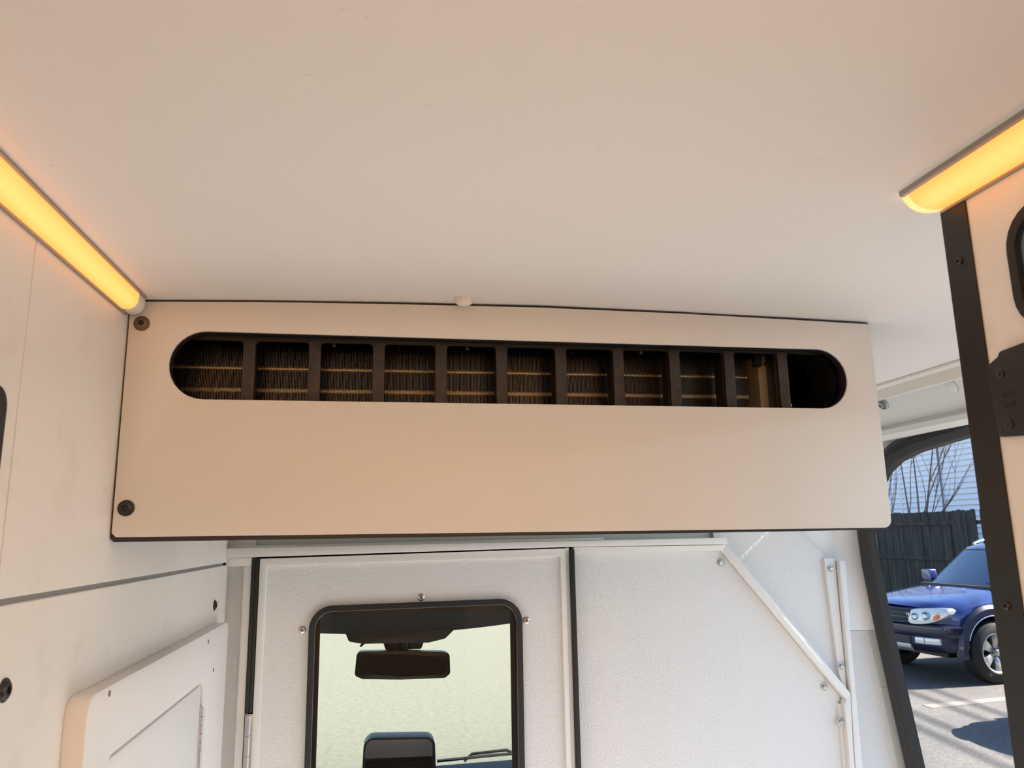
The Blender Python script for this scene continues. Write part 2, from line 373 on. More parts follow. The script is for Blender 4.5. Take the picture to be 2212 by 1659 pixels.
# ---- breaker box on the left wall
fb = thing('breaker_box', (-.38, 1.47, 1.35), 'raised white box with hinged inset door on the left wall', 'box')
FX = -.365
door_o = round_poly(rect(1.184, 1.752, 1.36, 1.7125), [0, 0, .018, .018])
obj('surround', plate(B(), round_poly(rect(1.092, 1.985, 1.30, 1.8065), .024), 'X', XL, FX, [door_o]), 'box_white', fb, bevel=.004, seg=3)
fd = obj('door', plate(B(), round_poly(rect(1.1900, 1.7480, 1.362, 1.7045), [0, 0, .014, .014]), 'X', XL, FX-.004), 'box_white', fb, bevel=.002)
hg = obj('hinge', box(B(), FX-.010, FX-.001, 1.7465, 1.7545, 1.36, 1.662), 'hinge_steel', fb, smooth=False)
for k in range(9):
    obj('knuckle', lathe(B(), (FX, 1.7505, 1.660-.0165*(k+1)), (0, 0, 1), [(0, 0), (.0046, 0), (.0046, .0155), (0, .0155)], 10), 'hinge_steel', hg)
for py, pz in ((1.169, 1.797), (1.772, 1.787), (1.841, 1.719)):
    obj('screw_hole', lathe(B(), (FX, py, pz), (1, 0, 0), [(.0042, 0.0002), (.0042, .0008), (0, .0006)], 14), 'dark_lip', fb)

# ---- right side: locker wall with black angle, latch plate and window
XR = .620
wr = struct('wall_right', plate(B(), rect(-1.9, .712, ZF, 2.366), 'X', XR, .64), 'wall_white', 'white lined right wall behind black corner angle', 'wall', bevel=.001, smooth=False)
obj('end_panel', box(B(), .64, 1.22, .690, .712, ZF, 2.35), 'wall_white', wr, smooth=False)
tr = struct('trim_1', plate(B(), [(XR-.002, .718), (XR-.002, .681), (XR, .681), (XR, .714), (.66, .714), (.66, .718)], 'Z', ZF, 2.350), 'black_metal', 'black metal angle trim on the edge of the right wall', 'trim', smooth=False)
for z in (2.286, 1.9215, 1.5):
    cap_screw('screw', (XR-.002, .699, z), (-1, 0, 0), .0042, 'screw_black', tr, flange=False)
lt = thing('door_latch', (XR, .66, 2.083), 'black latch plate screwed to the right wall by the trim', 'latch')
obj('plate', plate(B(), round_poly([(.676, 2.089), (.678, 2.163), (.661, 2.170), (.661, 2.174), (.60, 2.178), (.60, 2.083)], .004), 'X', XR-.006, XR), 'black_core', lt, bevel=.001)
for y, z in ((.662, 2.152), (.660, 2.100)):
    obj('screw', lathe(B(), (XR-.006, y, z), (-1, 0, 0), [(.005, 0), (.005, .001), (.003, .0018), (.002, .0004), (0, .0004)], 14), 'screw_black', lt)
for z in (2.119, 2.129):
    obj('slot', box(B(), XR-.0066, XR-.0058, .649, .663, z-.002, z+.002), 'black_metal', lt, smooth=False)
w2 = struct('window_2', plate(B(), round_poly(rect(-.4, .633, 2.184, 2.310), .040), 'X', XR-.006, XR+.001, [round_poly(rect(-.39, .623, 2.194, 2.300), .032)]), 'black_rubber', 'black rubber edged window in the right wall', 'window')
obj('pane', plate(B(), round_poly(rect(-.395, .628, 2.189, 2.305), .036), 'X', XR-.002, XR-.0005), 'car_glass', w2, smooth=False)

# ---- LED strips
def led(name, wallx, wz, ceilx, cz, y0, y1, label, cap, capm):
    s = 1 if ceilx > wallx else -1
    t = thing(name, ((wallx+ceilx)/2, (y0+y1)/2, wz), label, 'light', 'warm light strips along the ceiling')
    W, Cc = Vector((wallx+.003*s, wz)), Vector((ceilx, cz-.001)); N = 14
    inward = Vector((s*.62, -.78))
    arc = []
    for k in range(N+1):
        u = k/N; q = W.lerp(Cc, u)+inward*(.0115*4*u*(1-u)); arc.append((q, math.sin(PI*u)))
    bm = B(); lay = bm.verts.layers.float_color.new('glow'); rows = []
    ys = [y0, y1-.03, y1-.012, y1]; gl = [1, 1, .75, .25]
    for y, g in zip(ys, gl):
        r = []
        for q, a in arc:
            v = bm.verts.new((q.x, y, q.y)); c = (a**1.6)*g; v[lay] = (c, c, c, 1); r.append(v)
        rows.append(r)
    for A, Bq in zip(rows, rows[1:]):
        for k in range(N): bm.faces.new((A[k], A[k+1], Bq[k+1], Bq[k]))
    obj('diffuser', bm, 'led_diffuser', t)
    out = [(q.x, q.y) for q, a in arc] + [(wallx+.001*s, cz-.001)]
    obj('end_cap', plate(B(), out, 'Y', y1, y1+cap), capm, t, bevel=.0015)
    obj('lip', plate(B(), [(wallx, wz-.0035), (wallx+.004*s, wz-.003), (wallx+.004*s, wz+.001), (wallx, wz+.004)], 'Y', y0, y1+cap*.8), 'alu_edge', t)
    obj('lip', plate(B(), [(ceilx-.002*s, cz-.004), (ceilx+.0035*s, cz-.0032), (ceilx+.0035*s, cz+.003), (ceilx-.002*s, cz+.003)], 'Y', y0, y1+cap*.8), 'alu_edge', t)
    ar = bpy.data.lights.new(name+'_fill_lamp', 'AREA'); ar.shape = 'RECTANGLE'; ar.size = .03; ar.size_y = 1.7; ar.energy = FILL_WATTS; ar.color = (1.0, 0.56, 0.25)
    ao = bpy.data.objects.new('fill_lamp', ar); COL.objects.link(ao); ao.parent = t  # added fill beside the diffuser's own glow, only behind the camera
    ao.location = Vector(((wallx+ceilx)/2+s*.022, -1.0, wz-.012))-LOC[t.name]; ao.rotation_euler = (0, -s*math.radians(35), 0)
    return t
led('light_strip', XL, 2.338, -.366, 2.3645, -1.85, 1.160, 'glowing warm light strip in the corner above the left wall', .030, 'cap_white')
led('light_strip', XR, 2.352, .571, 2.3695, -1.85, .708, 'glowing warm light strip with lit end above black trim', .010, 'led_cap_lit')

# ---- small white plug in the ceiling
lathe(b := B(), (.121, 1.172, 2.3765), (0, 0, -1), [(.0140, 0), (.0142, .006), (.0125, .010), (.008, .0125), (0, .0132)], 22)
obj('ceiling_plug', b, 'cap_white', label='small white round plug in the ceiling above the slotted cover', cat='plug')

# ================================================================== AIR CONDITIONER COVER
YP = 1.20
ac = thing('vent_cover', (.233, YP, 2.0), 'wide white board with long slot under the ceiling', 'cover')
slot = []
for k in range(17): a = PI/2+PI*k/16; slot.append((-.274+.053*math.cos(a), 2.263+.053*math.sin(a)))
for k in range(17): a = -PI/2+PI*k/16; slot.append((.749+.053*math.cos(a), 2.2595+.0525*math.sin(a)))
top = [(.858, 2.3615), (.70, 2.3655), (.50, 2.370), (.25, 2.3725), (0, 2.370), (-.2, 2.3665), (-.3895, 2.3605)]
skin = [(-.3890, 2.0055+.006), (-.3830, 2.0055)] + round_poly([(.7, 2.0015), (.8575, 2.001), (.858, 2.2)], [0, .014, 0]) + top
core = [(-.3915, 2.004), (-.386, 1.9985)] + round_poly([(.7, 1.9975), (.8570, 1.9985), (.8595, 2.2)], [0, .014, 0]) + [(x, z+.0025) for x, z in top]
slot2 = [((x-.2375)*1.0015+.2375, (z-2.261)*1.012+2.261) for x, z in slot]
obj('face', plate(B(), skin, 'Y', YP-.0015, YP+.003, [slot2]), 'panel_white', ac, bevel=.0008)
obj('core', plate(B(), core, 'Y', YP+.002, YP+.016, [slot]), 'black_core', ac, smooth=False, label='black edge of the board')
def torx(pos, m, parent):
    s = cap_screw('screw', pos, (0, -1, 0), .0118, m, parent)
    star = []
    for k in range(24):
        a = 2*PI*k/24; r = .0036+.0011*math.cos(6*a); star.append((pos[0]+r*math.cos(a), pos[2]+r*math.sin(a)))
    obj('socket', plate(B(), star, 'Y', pos[1]-.0055, pos[1]-.002), 'grille_black', s, smooth=False)
torx((-.371, YP-.0015, 2.326), 'screw_warm_lit', ac); torx((-.372, YP-.0015, 2.047), 'screw_black', ac)
# housing behind the board
hs = thing('air_conditioner', (.25, 1.4, 2.02), 'dark finned cooling unit behind the slot of the white cover', 'air conditioner')
b = B()
for q in ((-.385, .84, 1.216, 1.62, 2.345, 2.355), (-.385, .84, 1.216, 1.62, 2.02, 2.03), (-.385, -.375, 1.216, 1.62, 2.03, 2.345), (.83, .84, 1.216, 1.62, 2.03, 2.345), (-.385, .84, 1.61, 1.62, 2.03, 2.345)): box(b, *q)
obj('housing', b, 'grille_black', hs, smooth=False)
# grille frame with rounded openings; vanes
vx = [-.215+.1010*k for k in range(10)]
edges = [-.36]+vx+[.81]
b = B()
outer = rect(-.37, .83, 2.19, 2.335)
holes = []
for a, c in zip(edges, edges[1:]):
    holes.append(round_poly(rect(a+.0095, c-.0095, 2.194, 2.3085), .007, 4))
plate(b, outer, 'Y', 1.222, 1.226, holes)
obj('grille_frame', b, 'grille_black', hs, smooth=False)
for k, x in enumerate(vx):
    obj('vane', plate(B(), [(x-.0095, 1.2195), (x+.0095, 1.2195), (x+.0088, 1.235), (x-.0088, 1.235)], 'Z', 2.19, 2.3105), 'vane_brown', hs, bevel=.001)
    obj('vane_web', box(B(), x-.0065, x+.0065, 1.235, 1.268, 2.16, 2.335), 'grille_black', hs, smooth=False)
# fins: far too many to pick apart, one mesh
b = B(); x = -.372; n_f = 0
while x < .655:
    lean = random.uniform(-.0003, .0003)
    plate(b, [(x, 1.2882), (x+.0009, 1.2882), (x+.0009, 1.33), (x, 1.33)], 'Z', 2.04, 2.318)
    for v in list(b.verts)[-8:]: v.co.x += lean*(2.318-v.co.z)/.28
    x += .00245; n_f += 1
obj('fin_pack', b, 'fin_metal', hs, smooth=False, kind='stuff', label='close row of thin metal cooling fins')
for z, r_ in ((2.2795, .0044), (2.2415, .0052)):
    obj('pipe', tube(B(), [(-.372, 1.2930, z), (.660, 1.2930, z)], r_, 10), 'brass', hs, label='copper pipe running through the fins')
obj('back_plate', box(B(), -.372, .66, 1.332, 1.336, 2.03, 2.345), 'grille_black', hs, smooth=False)
br = obj('bracket', plate(B(), [(.676, 1.276), (.716, 1.276), (.716, 1.279), (.679, 1.279), (.679, 1.33), (.676, 1.33)], 'Z', 2.05, 2.318), 'bracket_metal', hs, smooth=False, label='bare metal end bracket of the cooler')
obj('hole', lathe(B(), (.692, 1.276, 2.302), (0, -1, 0), [(.0045, .0002), (.0045, .0006), (0, .0006)], 16), 'grille_black', br)
obj('clip', box(B(), .664, .677, 1.262, 1.275, 2.295, 2.325), 'grille_black', hs, smooth=False)
for k, x in enumerate((-.29, -.09, .02, .14, .33, .46, .60)):
    obj('screw', lathe(B(), (x, 1.30, 2.3195+.004*(k % 2)), (0, -1, 0), [(.003, 0), (.003, .002), (0, .003)], 10), 'hinge_steel', hs)
obj('screw', lathe(B(), (.715, 1.245, 2.219), (0, -1, 0), [(.0035, 0), (.0035, .002), (0, .003)], 10), 'hinge_steel', hs)
bl = B()
for k in range(12):
    a0 = PI*.5-PI*k/12; a1 = PI*.5-PI*(k+1)/12
    q = [(.745+.052*math.cos(a0), 2.258+.055*math.sin(a0)), (.745+.052*math.cos(a1), 2.258+.055*math.sin(a1))]
    bl.faces.new([bl.verts.new((q[i][0], y, q[i][1])) for i, y in ((0, 1.222), (0, 1.30), (1, 1.30), (1, 1.222))])
obj('fan_scroll', bl, 'grille_black', hs)

# ================================================================== BULKHEAD (front partition)
Y0 = 2.067
blk = struct('wall_front', plate(B(), rect(-.46, -.329, ZF, 2.36), 'Y', Y0+.030, Y0+.036), 'powder_white', 'white textured metal bulkhead behind the cab', 'wall', smooth=False)
def bp(name, poly, y0, y1, m='powder_white', bev=.0015, parent=blk, holes=(), label=None):
    return obj(name, plate(B(), poly, 'Y', y0, y1, holes), m, parent, bevel=bev, label=label)
bp('upper_sheet', rect(-.46, .965, 1.977, 2.36), Y0+.040, Y0+.046, 'grey_gasket', 0)
bp('beam', [(-.404, 1.9535), (.497, 1.9645), (.95, 1.963), (.95, 1.9815), (-.404, 1.9775)], Y0-.020, Y0+.04, 'powder_frame')
bp('beam_lip', [(-.404, 1.9765), (.60, 1.981), (.60, 1.987), (-.404, 1.982)], Y0+.010, Y0+.04, 'powder_frame', .0008)
# left jamb: recess and flange
bp('jamb_head', rect(-.395, -.331, 1.932, 1.953), Y0, Y0+.03, 'powder_frame')
bp('jamb_flange', rect(-.350, -.331, ZF, 1.932), Y0, Y0+.032, 'powder_frame')
bp('jamb_edge', rect(-.401, -.392, ZF, 1.932), Y0, Y0+.032, 'powder_frame', .001)
bp('seal_strip', rect(-.330, -.3215, 1.5805, 1.951), Y0-.004, Y0+.006, 'black_rubber', .001, label='black foam strip on the hinge side')
bp('seal_strip', rect(-.3210, -.3125, 1.5805, 1.951), Y0-.003, Y0+.006, 'black_rubber', .001, label='black foam strip on the hinge side')
bp('backing_sheet', [(-.40, ZF), (1.285, ZF), (1.285, 1.56), (.95, 1.955), (-.40, 1.955)], Y0+.046, Y0+.050, 'black_core', 0, holes=[rect(-.16, .34, 1.0, 1.80)])
# swinging door
dr = struct('door_1', plate(B(), [(-.311, ZF+.05), (.486, ZF+.05), (.488, 1.9605), (-.311, 1.9495)], 'Y', Y0-.004, Y0+.018, [[(-.293, ZF+.08), (.473, ZF+.08), (.474, 1.9400), (-.293, 1.9305)]]), 'powder_frame', 'white bulkhead door with black edged window', 'door', bevel=.0015)
LOC[dr.name] = dr.location.copy()
win = round_poly([(-.181, .95), (.362, .95), (.3635, 1.831), (-.1825, 1.826)], [.03, .03, .058, .055], 10)
bp('leaf', rect(-.296, .477, ZF+.06, 1.944), Y0+.008, Y0+.016, parent=dr, holes=[win], bev=0)
wo = round_poly([(-.183, .95), (.364, .95), (.3655, 1.833), (-.1845, 1.828)], [.03, .03, .060, .057], 10)
wi = round_poly([(-.169, .964), (.350, .964), (.3505, 1.819), (-.1695, 1.814)], [.02, .02, .046, .043], 10)
bp('window_gasket', wo, Y0-.004, Y0+.022, 'black_rubber', .002, dr, [wi])
wi2 = [((x-.0905)*.9975+.0905, (z-1.4)*.998+1.4) for x, z in wi]
bp('gasket_line', wi, Y0-.0006, Y0+.0012, 'grey_gap', 0, dr, [wi2])
bp('pane', wi, Y0+.009, Y0+.012, 'door_glass', 0, dr)
for x, z in ((.098, 1.8425), (-.202, 1.771), (.378, 1.775)):
    s = obj('screw', lathe(B(), (x, Y0+.008, z), (0, -1, 0), [(.0098, 0), (.0096, .0012), (.0075, .003), (.004, .0038), (0, .0041)], 22), 'screw_steel', dr)
    bm = B(); a = random.uniform(0, PI/2)
    for q in (a, a+PI/2):
        ux, uz = math.cos(q), math.sin(q); h, t_ = .0042, .0010
        plate(bm, [(x+ux*h-uz*t_, z+uz*h+ux*t_), (x-ux*h-uz*t_, z-uz*h+ux*t_), (x-ux*h+uz*t_, z-uz*h-ux*t_), (x+ux*h+uz*t_, z+uz*h-ux*t_)], 'Y', Y0+.0034, Y0+.0055)
    obj('cross_slot', bm, 'grille_black', s, smooth=False)
hinge = bp('hinge', rect(-.329, -.311, 1.30, 1.578), Y0-.003, Y0+.002, 'hinge_steel', .0006, dr)
for k in range(6):
    obj('knuckle', lathe(B(), (-.320, Y0-.004, 1.577-.047*(k+1)), (0, 0, 1), [(0, 0), (.0068, 0), (.0068, .046), (0, .046)], 14), 'hinge_steel', hinge)
# fixed panel right of the door
bp('post', rect(.488, .4985, ZF, 1.962), Y0, Y0+.04, 'powder_frame', .001)
bp('seal_strip', rect(.498, .5115, ZF, 1.956), Y0-.010, Y0+.012, 'black_rubber', .0015, label='black foam strip on the latch side')
diag = [(.944, 1.945), (1.278, 1.535)]
fix = [(.512, ZF), (1.262, ZF), (1.268, 1.52), (1.275, 1.535), (.944, 1.945), (.512, 1.945)]
bp('fixed_panel', fix, Y0+.022, Y0+.028, 'powder_white', 0)
bp('head_flange', [(.512, 1.9455), (.944, 1.9455), (.955, 1.961), (.512, 1.963)], Y0-.004, Y0+.028, 'powder_frame', .001)
bp('diagonal_flange', [(.945, 1.945), (1.278, 1.535), (1.292, 1.549), (.956, 1.962)], Y0-.004, Y0+.028, 'powder_frame', .0006)
bp('side_flange', [(1.262, ZF), (1.279, ZF), (1.283, 1.40), (1.291, 1.549), (1.278, 1.536), (1.270, 1.52)], Y0-.004, Y0+.028, 'powder_frame', .001)
bp('side_return', [(1.253, ZF), (1.264, ZF), (1.270, 1.52), (1.262, 1.52)], Y0+.012, Y0+.028, 'powder_frame', .001)
bp('corner_plate', [(.93, 1.96), (1.28, 1.53), (1.30, 1.56), (1.268, 1.925), (1.225, 1.965), (1.19, 1.998), (1.0, 2.05), (.93, 2.05)], Y0+.024, Y0+.030, 'powder_white', 0)
bp('corner_flange', [(1.258, 1.918), (1.292, 1.917), (1.290, 1.552), (1.280, 1.565), (1.271, 1.60)], Y0+.010, Y0+.026, 'powder_frame', .0015)
bp('outer_flange', [(1.295, 1.911), (1.314, 1.910), (1.308, 1.70), (1.305, 1.36), (1.30, ZF), (1.281, ZF), (1.284, 1.36), (1.2925, 1.552)], Y0-.006, Y0+.03, 'powder_frame', .0015)
def hexbolt(x, y, z, dirn, r=.0115, parent=blk):
    w_ = obj('bolt', lathe(B(), (x, y, z), dirn, [(r, 0), (r, .0015), (r*.8, .0025), (0, .0025)], 20), 'zinc', parent)
    obj('hex_head', lathe(B(), Vector((x, y, z))+Vector(dirn)*.0025, dirn, [(r*.66, 0), (r*.66, .006), (r*.56, .0072), (0, .0066)], 6), 'zinc', w_, smooth=False)
for x, z in ((.953-.008, 1.912), (1.228, 1.566)): hexbolt(x, Y0+.022, z, (0, -1, 0))
for x, z in ((1.274, 1.889), (1.278, 1.621)): hexbolt(x, Y0+.010, z, (0, -1, 0), .010)
hexbolt(1.260, Y0+.012, 1.474, (0, -1, 0), .009)

# ================================================================== CAB
b = B()
rows = []
for i in range(25):
    x = -.55+1.7*i/24
    zz = 1.700 + (.018*((x-.06)/.35)**2 if abs(x-.06) > .12 else 0); zz = min(zz, 1.76)
    rows.append([(x, 2.16, zz+.12), (x, 2.45, zz+.01), (x, 2.62, zz-.012), (x, 2.66, zz-.008), (x, 2.68, zz+.06), (x, 2.4, zz+.30), (x, 2.16, 2.05)])
grid(b, rows)
hl = struct('cab_headliner', b, 'headliner_black', 'dark headliner at the top of the windscreen', 'headliner')
oc = thing('overhead_console', (.03, 2.55, 1.683), 'dark overhead console above the rear view mirror', 'console')
obj('body', plate(B(), round_poly([(-.14, 1.79), (-.10, 1.692), (-.06, 1.684), (.14, 1.680), (.19, 1.690), (.30, 1.79)], .012, 4), 'Y', 2.44, 2.64), 'console_black', oc, bevel=.012, seg=3)
obj('lamp_lens', box(B(), -.02, .10, 2.437, 2.442, 1.70, 1.725), 'mirror_black', oc, smooth=False)
rm = thing('rear_view_mirror', (.065, 2.6, 1.55), 'black rear view mirror hanging behind the windscreen', 'mirror')
obj('housing', plate(B(), round_poly([(-.085, 1.571), (-.06, 1.560), (.06, 1.553), (.20, 1.552), (.217, 1.565), (.215, 1.625), (.195, 1.632), (.06, 1.640), (-.07, 1.643), (-.080, 1.635)], [.012, .012, .0, .010, .010, .012, .02, 0, .012, .012], 4), 'Y', 2.575, 2.615), 'mirror_black', rm, bevel=.008, seg=3)
obj('mirror_glass', plate(B(), round_poly([(-.070, 1.578), (.06, 1.563), (.200, 1.562), (.205, 1.615), (.06, 1.630), (-.064, 1.633)], [.010, 0, .010, .010, 0, .010], 4), 'Y', 2.5735, 2.5752), 'mirror_face', rm)
obj('stem', lathe(B(), (.068, 2.60, 1.635), (0, 0, 1), [(.013, 0), (.016, .02), (.013, .042)], 14), 'mirror_black', rm)
obj('sensor_cover', plate(B(), round_poly([(.010, 1.642), (.125, 1.640), (.138, 1.676), (-.002, 1.680)], .008, 3), 'Y', 2.60, 2.66), 'console_black', rm, bevel=.006)
b = tube(B(), [(-.052, 2.60, 1.6765), (-.058, 2.60, 1.668), (-.070, 2.60, 1.655)], [.008, .006, .003], 8)
obj('hook', b, 'mirror_black', rm)
wsh = struct('windscreen', sweep(B(), [(Vector((-.75+.19*i, 0, 0)), Vector((0, 1, 0)), Vector((0, 0, 1))) for i in range(12)],
      [(2.70, 1.74), (2.98, 1.42), (3.28, 1.06), (3.285, 1.064), (2.985, 1.424), (2.705, 1.744)]), 'windshield_glass', 'clear slightly green windscreen of the van', 'windscreen')
b = B()
rows = []
for i in range(17):
    x = -.75+2.1*i/16
    zt = 1.172+.012*math.sin((x+.2)*1.4)
    rows.append([(x, 2.72, .80), (x, 2.74, 1.05), (x, 2.84, 1.135), (x, 3.0, zt-.004), (x, 3.10, zt-.03), (x, 3.26, 1.05), (x, 3.30, .8)])
grid(b, rows)
struct('dashboard', b, 'dash_grey', 'dark grey dashboard under the windscreen', 'dashboard')
dv = thing('display_unit', (.067, 3.0, 1.15), 'dark rounded display on the dashboard seen through the window', 'display')
obj('hood', plate(B(), round_poly([(-.066, 1.13), (.200, 1.125), (.195, 1.279), (-.060, 1.290)], [0, 0, .032, .038], 8), 'Y', 2.98, 3.06), 'dash_grey', dv, bevel=.006)
obj('bezel', plate(B(), round_poly([(-.056, 1.222), (.186, 1.217), (.186, 1.272), (-.052, 1.282)], [.004, .004, .026, .030], 8), 'Y', 2.972, 2.985), 'dash_silver', dv, bevel=.004)
obj('screen', plate(B(), round_poly(rect(-.052, .182, 1.13, 1.214), .01), 'Y', 2.976, 2.984), 'mirror_black', dv)
for k in range(5): obj('rib', box(B(), -.045, .175, 2.9735, 2.977, 1.14+.014*k, 1.146+.014*k), 'console_black', dv, smooth=False)
wp = thing('windscreen_wiper', (.4, 3.22, 1.13), 'thin black wiper lying along the base of the windscreen', 'wiper')
obj('blade', tube(B(), [(.22, 3.235, 1.128), (.45, 3.235, 1.136), (.75, 3.235, 1.142)], .006, 6), 'mirror_black', wp)
obj('arm', tube(B(), [(.33, 3.255, 1.115), (.36, 3.25, 1.142), (.50, 3.245, 1.150), (.60, 3.25, 1.10)], .006, 6), 'mirror_black', wp)
struct('wall_cab', box(B(), 1.46, 1.50, 2.12, 3.3, .5, 1.35), 'van_outer', 'outer cab door below its window', 'wall', smooth=False)
struct('wall_cab_far', box(B(), -.50, -.46, 2.10, 3.3, .5, 2.40), 'van_outer', 'outer cab wall on the far side', 'wall', smooth=False)
struct('cab_roof', plate(B(), [(2.12, 2.40), (2.45, 2.40), (2.72, 1.80), (2.70, 1.76), (2.42, 2.30), (2.12, 2.36)], 'X', -.50, 1.34), 'van_outer', 'outer cab roof above the windscreen', 'roof', smooth=False)

# ================================================================== BLUE CAR
def bezier(pts, n): return pts
def make_car(label):
    t = thing('suv', (0, 0, 0), label, 'car'); K = dict(local=True)
    bulge = lambda x, f: .30*abs(f)**2.6*max(0, min(1, (x+.0)/.8))**.7
    ST = [(.80, .80, .50, .82, .965), (.74, .86, .46, .885, 1.0), (.60, .90, .42, .945, 1.035), (.40, .91, .40, .985, 1.070), (.1, .915, .40, 1.025, 1.11), (-.25, .915, .40, 1.055, 1.155), (-.50, .915, .40, 1.075, 1.185),
          (-.9, .92, .40, 1.09, 1.19), (-2.2, .92, .40, 1.09, 1.18), (-3.5, .915, .40, 1.08, 1.15), (-3.75, .89, .42, 1.04, 1.10), (-3.88, .82, .52, .98, 1.05)]
    rows = []
    for xs, w_, zb, zs, zt in ST:
        half = [(0, zt), (.28, zt-.004), (.52, zt-.012), (.70, zt-.022), (.80, (zs+zt)/2-.008), (.91, zs+.012), (.965, zs-.02), (.985, zs-.09), (1.0, (zs*.55+zb*.45)), (.99, zb+.10), (.95, zb), (0, zb)]
        ring = [(xs-bulge(xs, f), f*w_, z) for f, z in half] + [(xs-bulge(xs, f), -f*w_, z) for f, z in half[-2:0:-1]]
        rows.append(ring)
    b = B(); V = grid(b, rows, close=True); b.faces.new(V[0]); b.faces.new(V[-1])
    body = obj('body', b, 'car_blue', t, local=True)
    # cut the wheel arches
    cut = B()
    for ax in (0, -2.79):
        lathe(cut, (ax, -1.2, .40), (0, 1, 0), [(0, 0), (.455, 0), (.455, .62), (0, .62)], 32); lathe(cut, (ax, .58, .40), (0, 1, 0), [(0, 0), (.455, 0), (.455, .62), (0, .62)], 32)
    bmesh.ops.recalc_face_normals(cut, faces=cut.faces)
    cm = bpy.data.meshes.new('cut'); cut.to_mesh(cm); cut.free(); co = bpy.data.objects.new('cut', cm); COL.objects.link(co)
    md = body.modifiers.new('arch', 'BOOLEAN'); md.operation = 'DIFFERENCE'; md.object = co; md.solver = 'EXACT'
    bpy.context.view_layer.update()
    ev = body.evaluated_get(bpy.context.evaluated_depsgraph_get()); nm = bpy.data.meshes.new_from_object(ev)
    body.modifiers.clear(); body.data = nm; bpy.data.objects.remove(co); nm.name = 'body'
    nm.materials.clear(); nm.materials.append(MATS['car_blue'])
    # greenhouse
    lo = [(-.42, 0), (-.44, .35), (-.52, .62), (-.66, .78), (-1.2, .84), (-2.4, .85), (-3.3, .82), (-3.62, .70), (-3.70, 0)]
    hi = [(-1.12, 0), (-1.13, .30), (-1.16, .48), (-1.24, .60), (-1.5, .635), (-2.4, .645), (-3.15, .62), (-3.35, .54), (-3.40, 0)]
    def mirror(L): return L + [(x, -y) for x, y in L[-2:0:-1]]
    L, H = mirror(lo), mirror(hi); lerp = lambda a, c, u: a+(c-a)*u
    rows = []
    for u, z, s in ((0, 1.15, 1), (.5, 1.415, 1.012), (.95, 1.655, 1.01), (1.02, 1.70, .985), (1.1, 1.735, .93)):
        rows.append([((lerp(p[0], q[0], u)+2.2)*(s if s < 1 else 1)-2.2, lerp(p[1], q[1], u)*s, z) for p, q in zip(L, H)])
    rows.append([((x+2.2)*.5-2.2, y*.5, 1.757) for x, y, z in rows[-1]])
    b = B(); V = grid(b, rows, close=True); b.faces.new(V[-1])
    obj('cabin', b, 'car_blue', t, local=True)
    def screen(name, m, i0, i1, u0, u1, off, par=t):
        idx = range(i0, i1+1); rr = []
        for u in zl(u0, u1, 4):
            z = (1.15+.53*u if u < .5 else 1.415+.24*(u-.5)/.45); row = []
            for i in idx:
                p, q = L[i % len(L)], H[i % len(H)]; s = 1+.012*math.sin(PI*min(u, 1))
                v = Vector((lerp(p[0], q[0], u), lerp(p[1], q[1], u)*s, z)); nrm = Vector((v.x+2.2, v.y*1.6, .9)).normalized() if False else None
                row.append(v)
            rr.append(row)
        b = B(); V = grid(b, rr); bmesh.ops.recalc_face_normals(b, faces=b.faces)
        cc = Vector((-2.2, 0, 1.3)); b.normal_update()
        for f in b.faces:
            if f.normal.dot(f.calc_center_median()-cc) < 0: f.normal_flip()
        b.normal_update(); mv = [(v, v.normal.copy()) for v in b.verts]
        for v, n_ in mv: v.co += n_*off
        return obj(name, b, m, par, local=True)
    fr = screen('windscreen_frame', 'car_black', -3, 3, .02, .97, .004)
    screen('windscreen', 'car_glass', -2, 2, .06, .93, .009)
    screen('side_window', 'car_glass', 4, 6, .12, .88, .008); screen('side_window', 'car_glass', 10, 12, .12, .88, .008)
    # bumper
    plan = [(.40, .925), (.52, .915), (.63, .87), (.72, .78), (.80, .62), (.855, .40), (.88, .18)]
    plan = plan + [(.885, 0)] + [(x, -y) for x, y in plan[::-1]]
    def band(prof, a, c, off=0.0):
        rr = []
        for i in range(a, c+1):
            x, y = plan[i]; x0, y0 = plan[max(i-1, 0)]; x1, y1 = plan[min(i+1, len(plan)-1)]
            n_ = Vector((-(y1-y0), x1-x0)).normalized()
            if n_.dot(Vector((x-0, y))) < 0: n_ = -n_
            rr.append([(x+n_.x*(o+off), y+n_.y*(o+off), z) for o, z in prof])
        return rr
    b = B(); V = grid(b, band([(-.14, .735), (-.03, .735), (.0, .715), (.005, .66), (0, .60), (-.012, .585), (-.015, .48), (-.03, .43), (-.06, .395), (-.16, .385)], 0, 14), close=True); b.faces.new(V[0]); b.faces.new(V[-1])
    bu = obj('bumper', b, 'car_dark', t, local=True)
    for s in (1, -1):
        for u0, u1 in ((.475, .595), (.61, .775)):
            pts = []
            for y in (u0, (u0+u1)/2, u1):
                for (xa, ya), (xb, yb) in zip(plan, plan[1:]):
                    if min(ya, yb) <= y <= max(ya, yb) and ya > 0: x = xa+(xb-xa)*(y-ya)/(yb-ya); break
                pts.append((x, y))
            b = B(); n_ = Vector((.9, .4, 0)).normalized()
            V = grid(b, [[(x-.05, y*s, .50), (x+.012, y*s, .495), (x+.012, y*s, .575), (x-.05, y*s, .57)] for x, y in pts], close=True); b.faces.new(V[0]); b.faces.new(V[-1])
            obj('fog_lamp', b, 'lamp_clear', bu, bevel=.006, local=True)
    b = B(); V = grid(b, band([(-.05, .585), (-.004, .585), (-.004, .49), (-.05, .49)], 5, 9), close=True); b.faces.new(V[0]); b.faces.new(V[-1]); obj('lower_grille', b, 'car_black', bu, local=True)
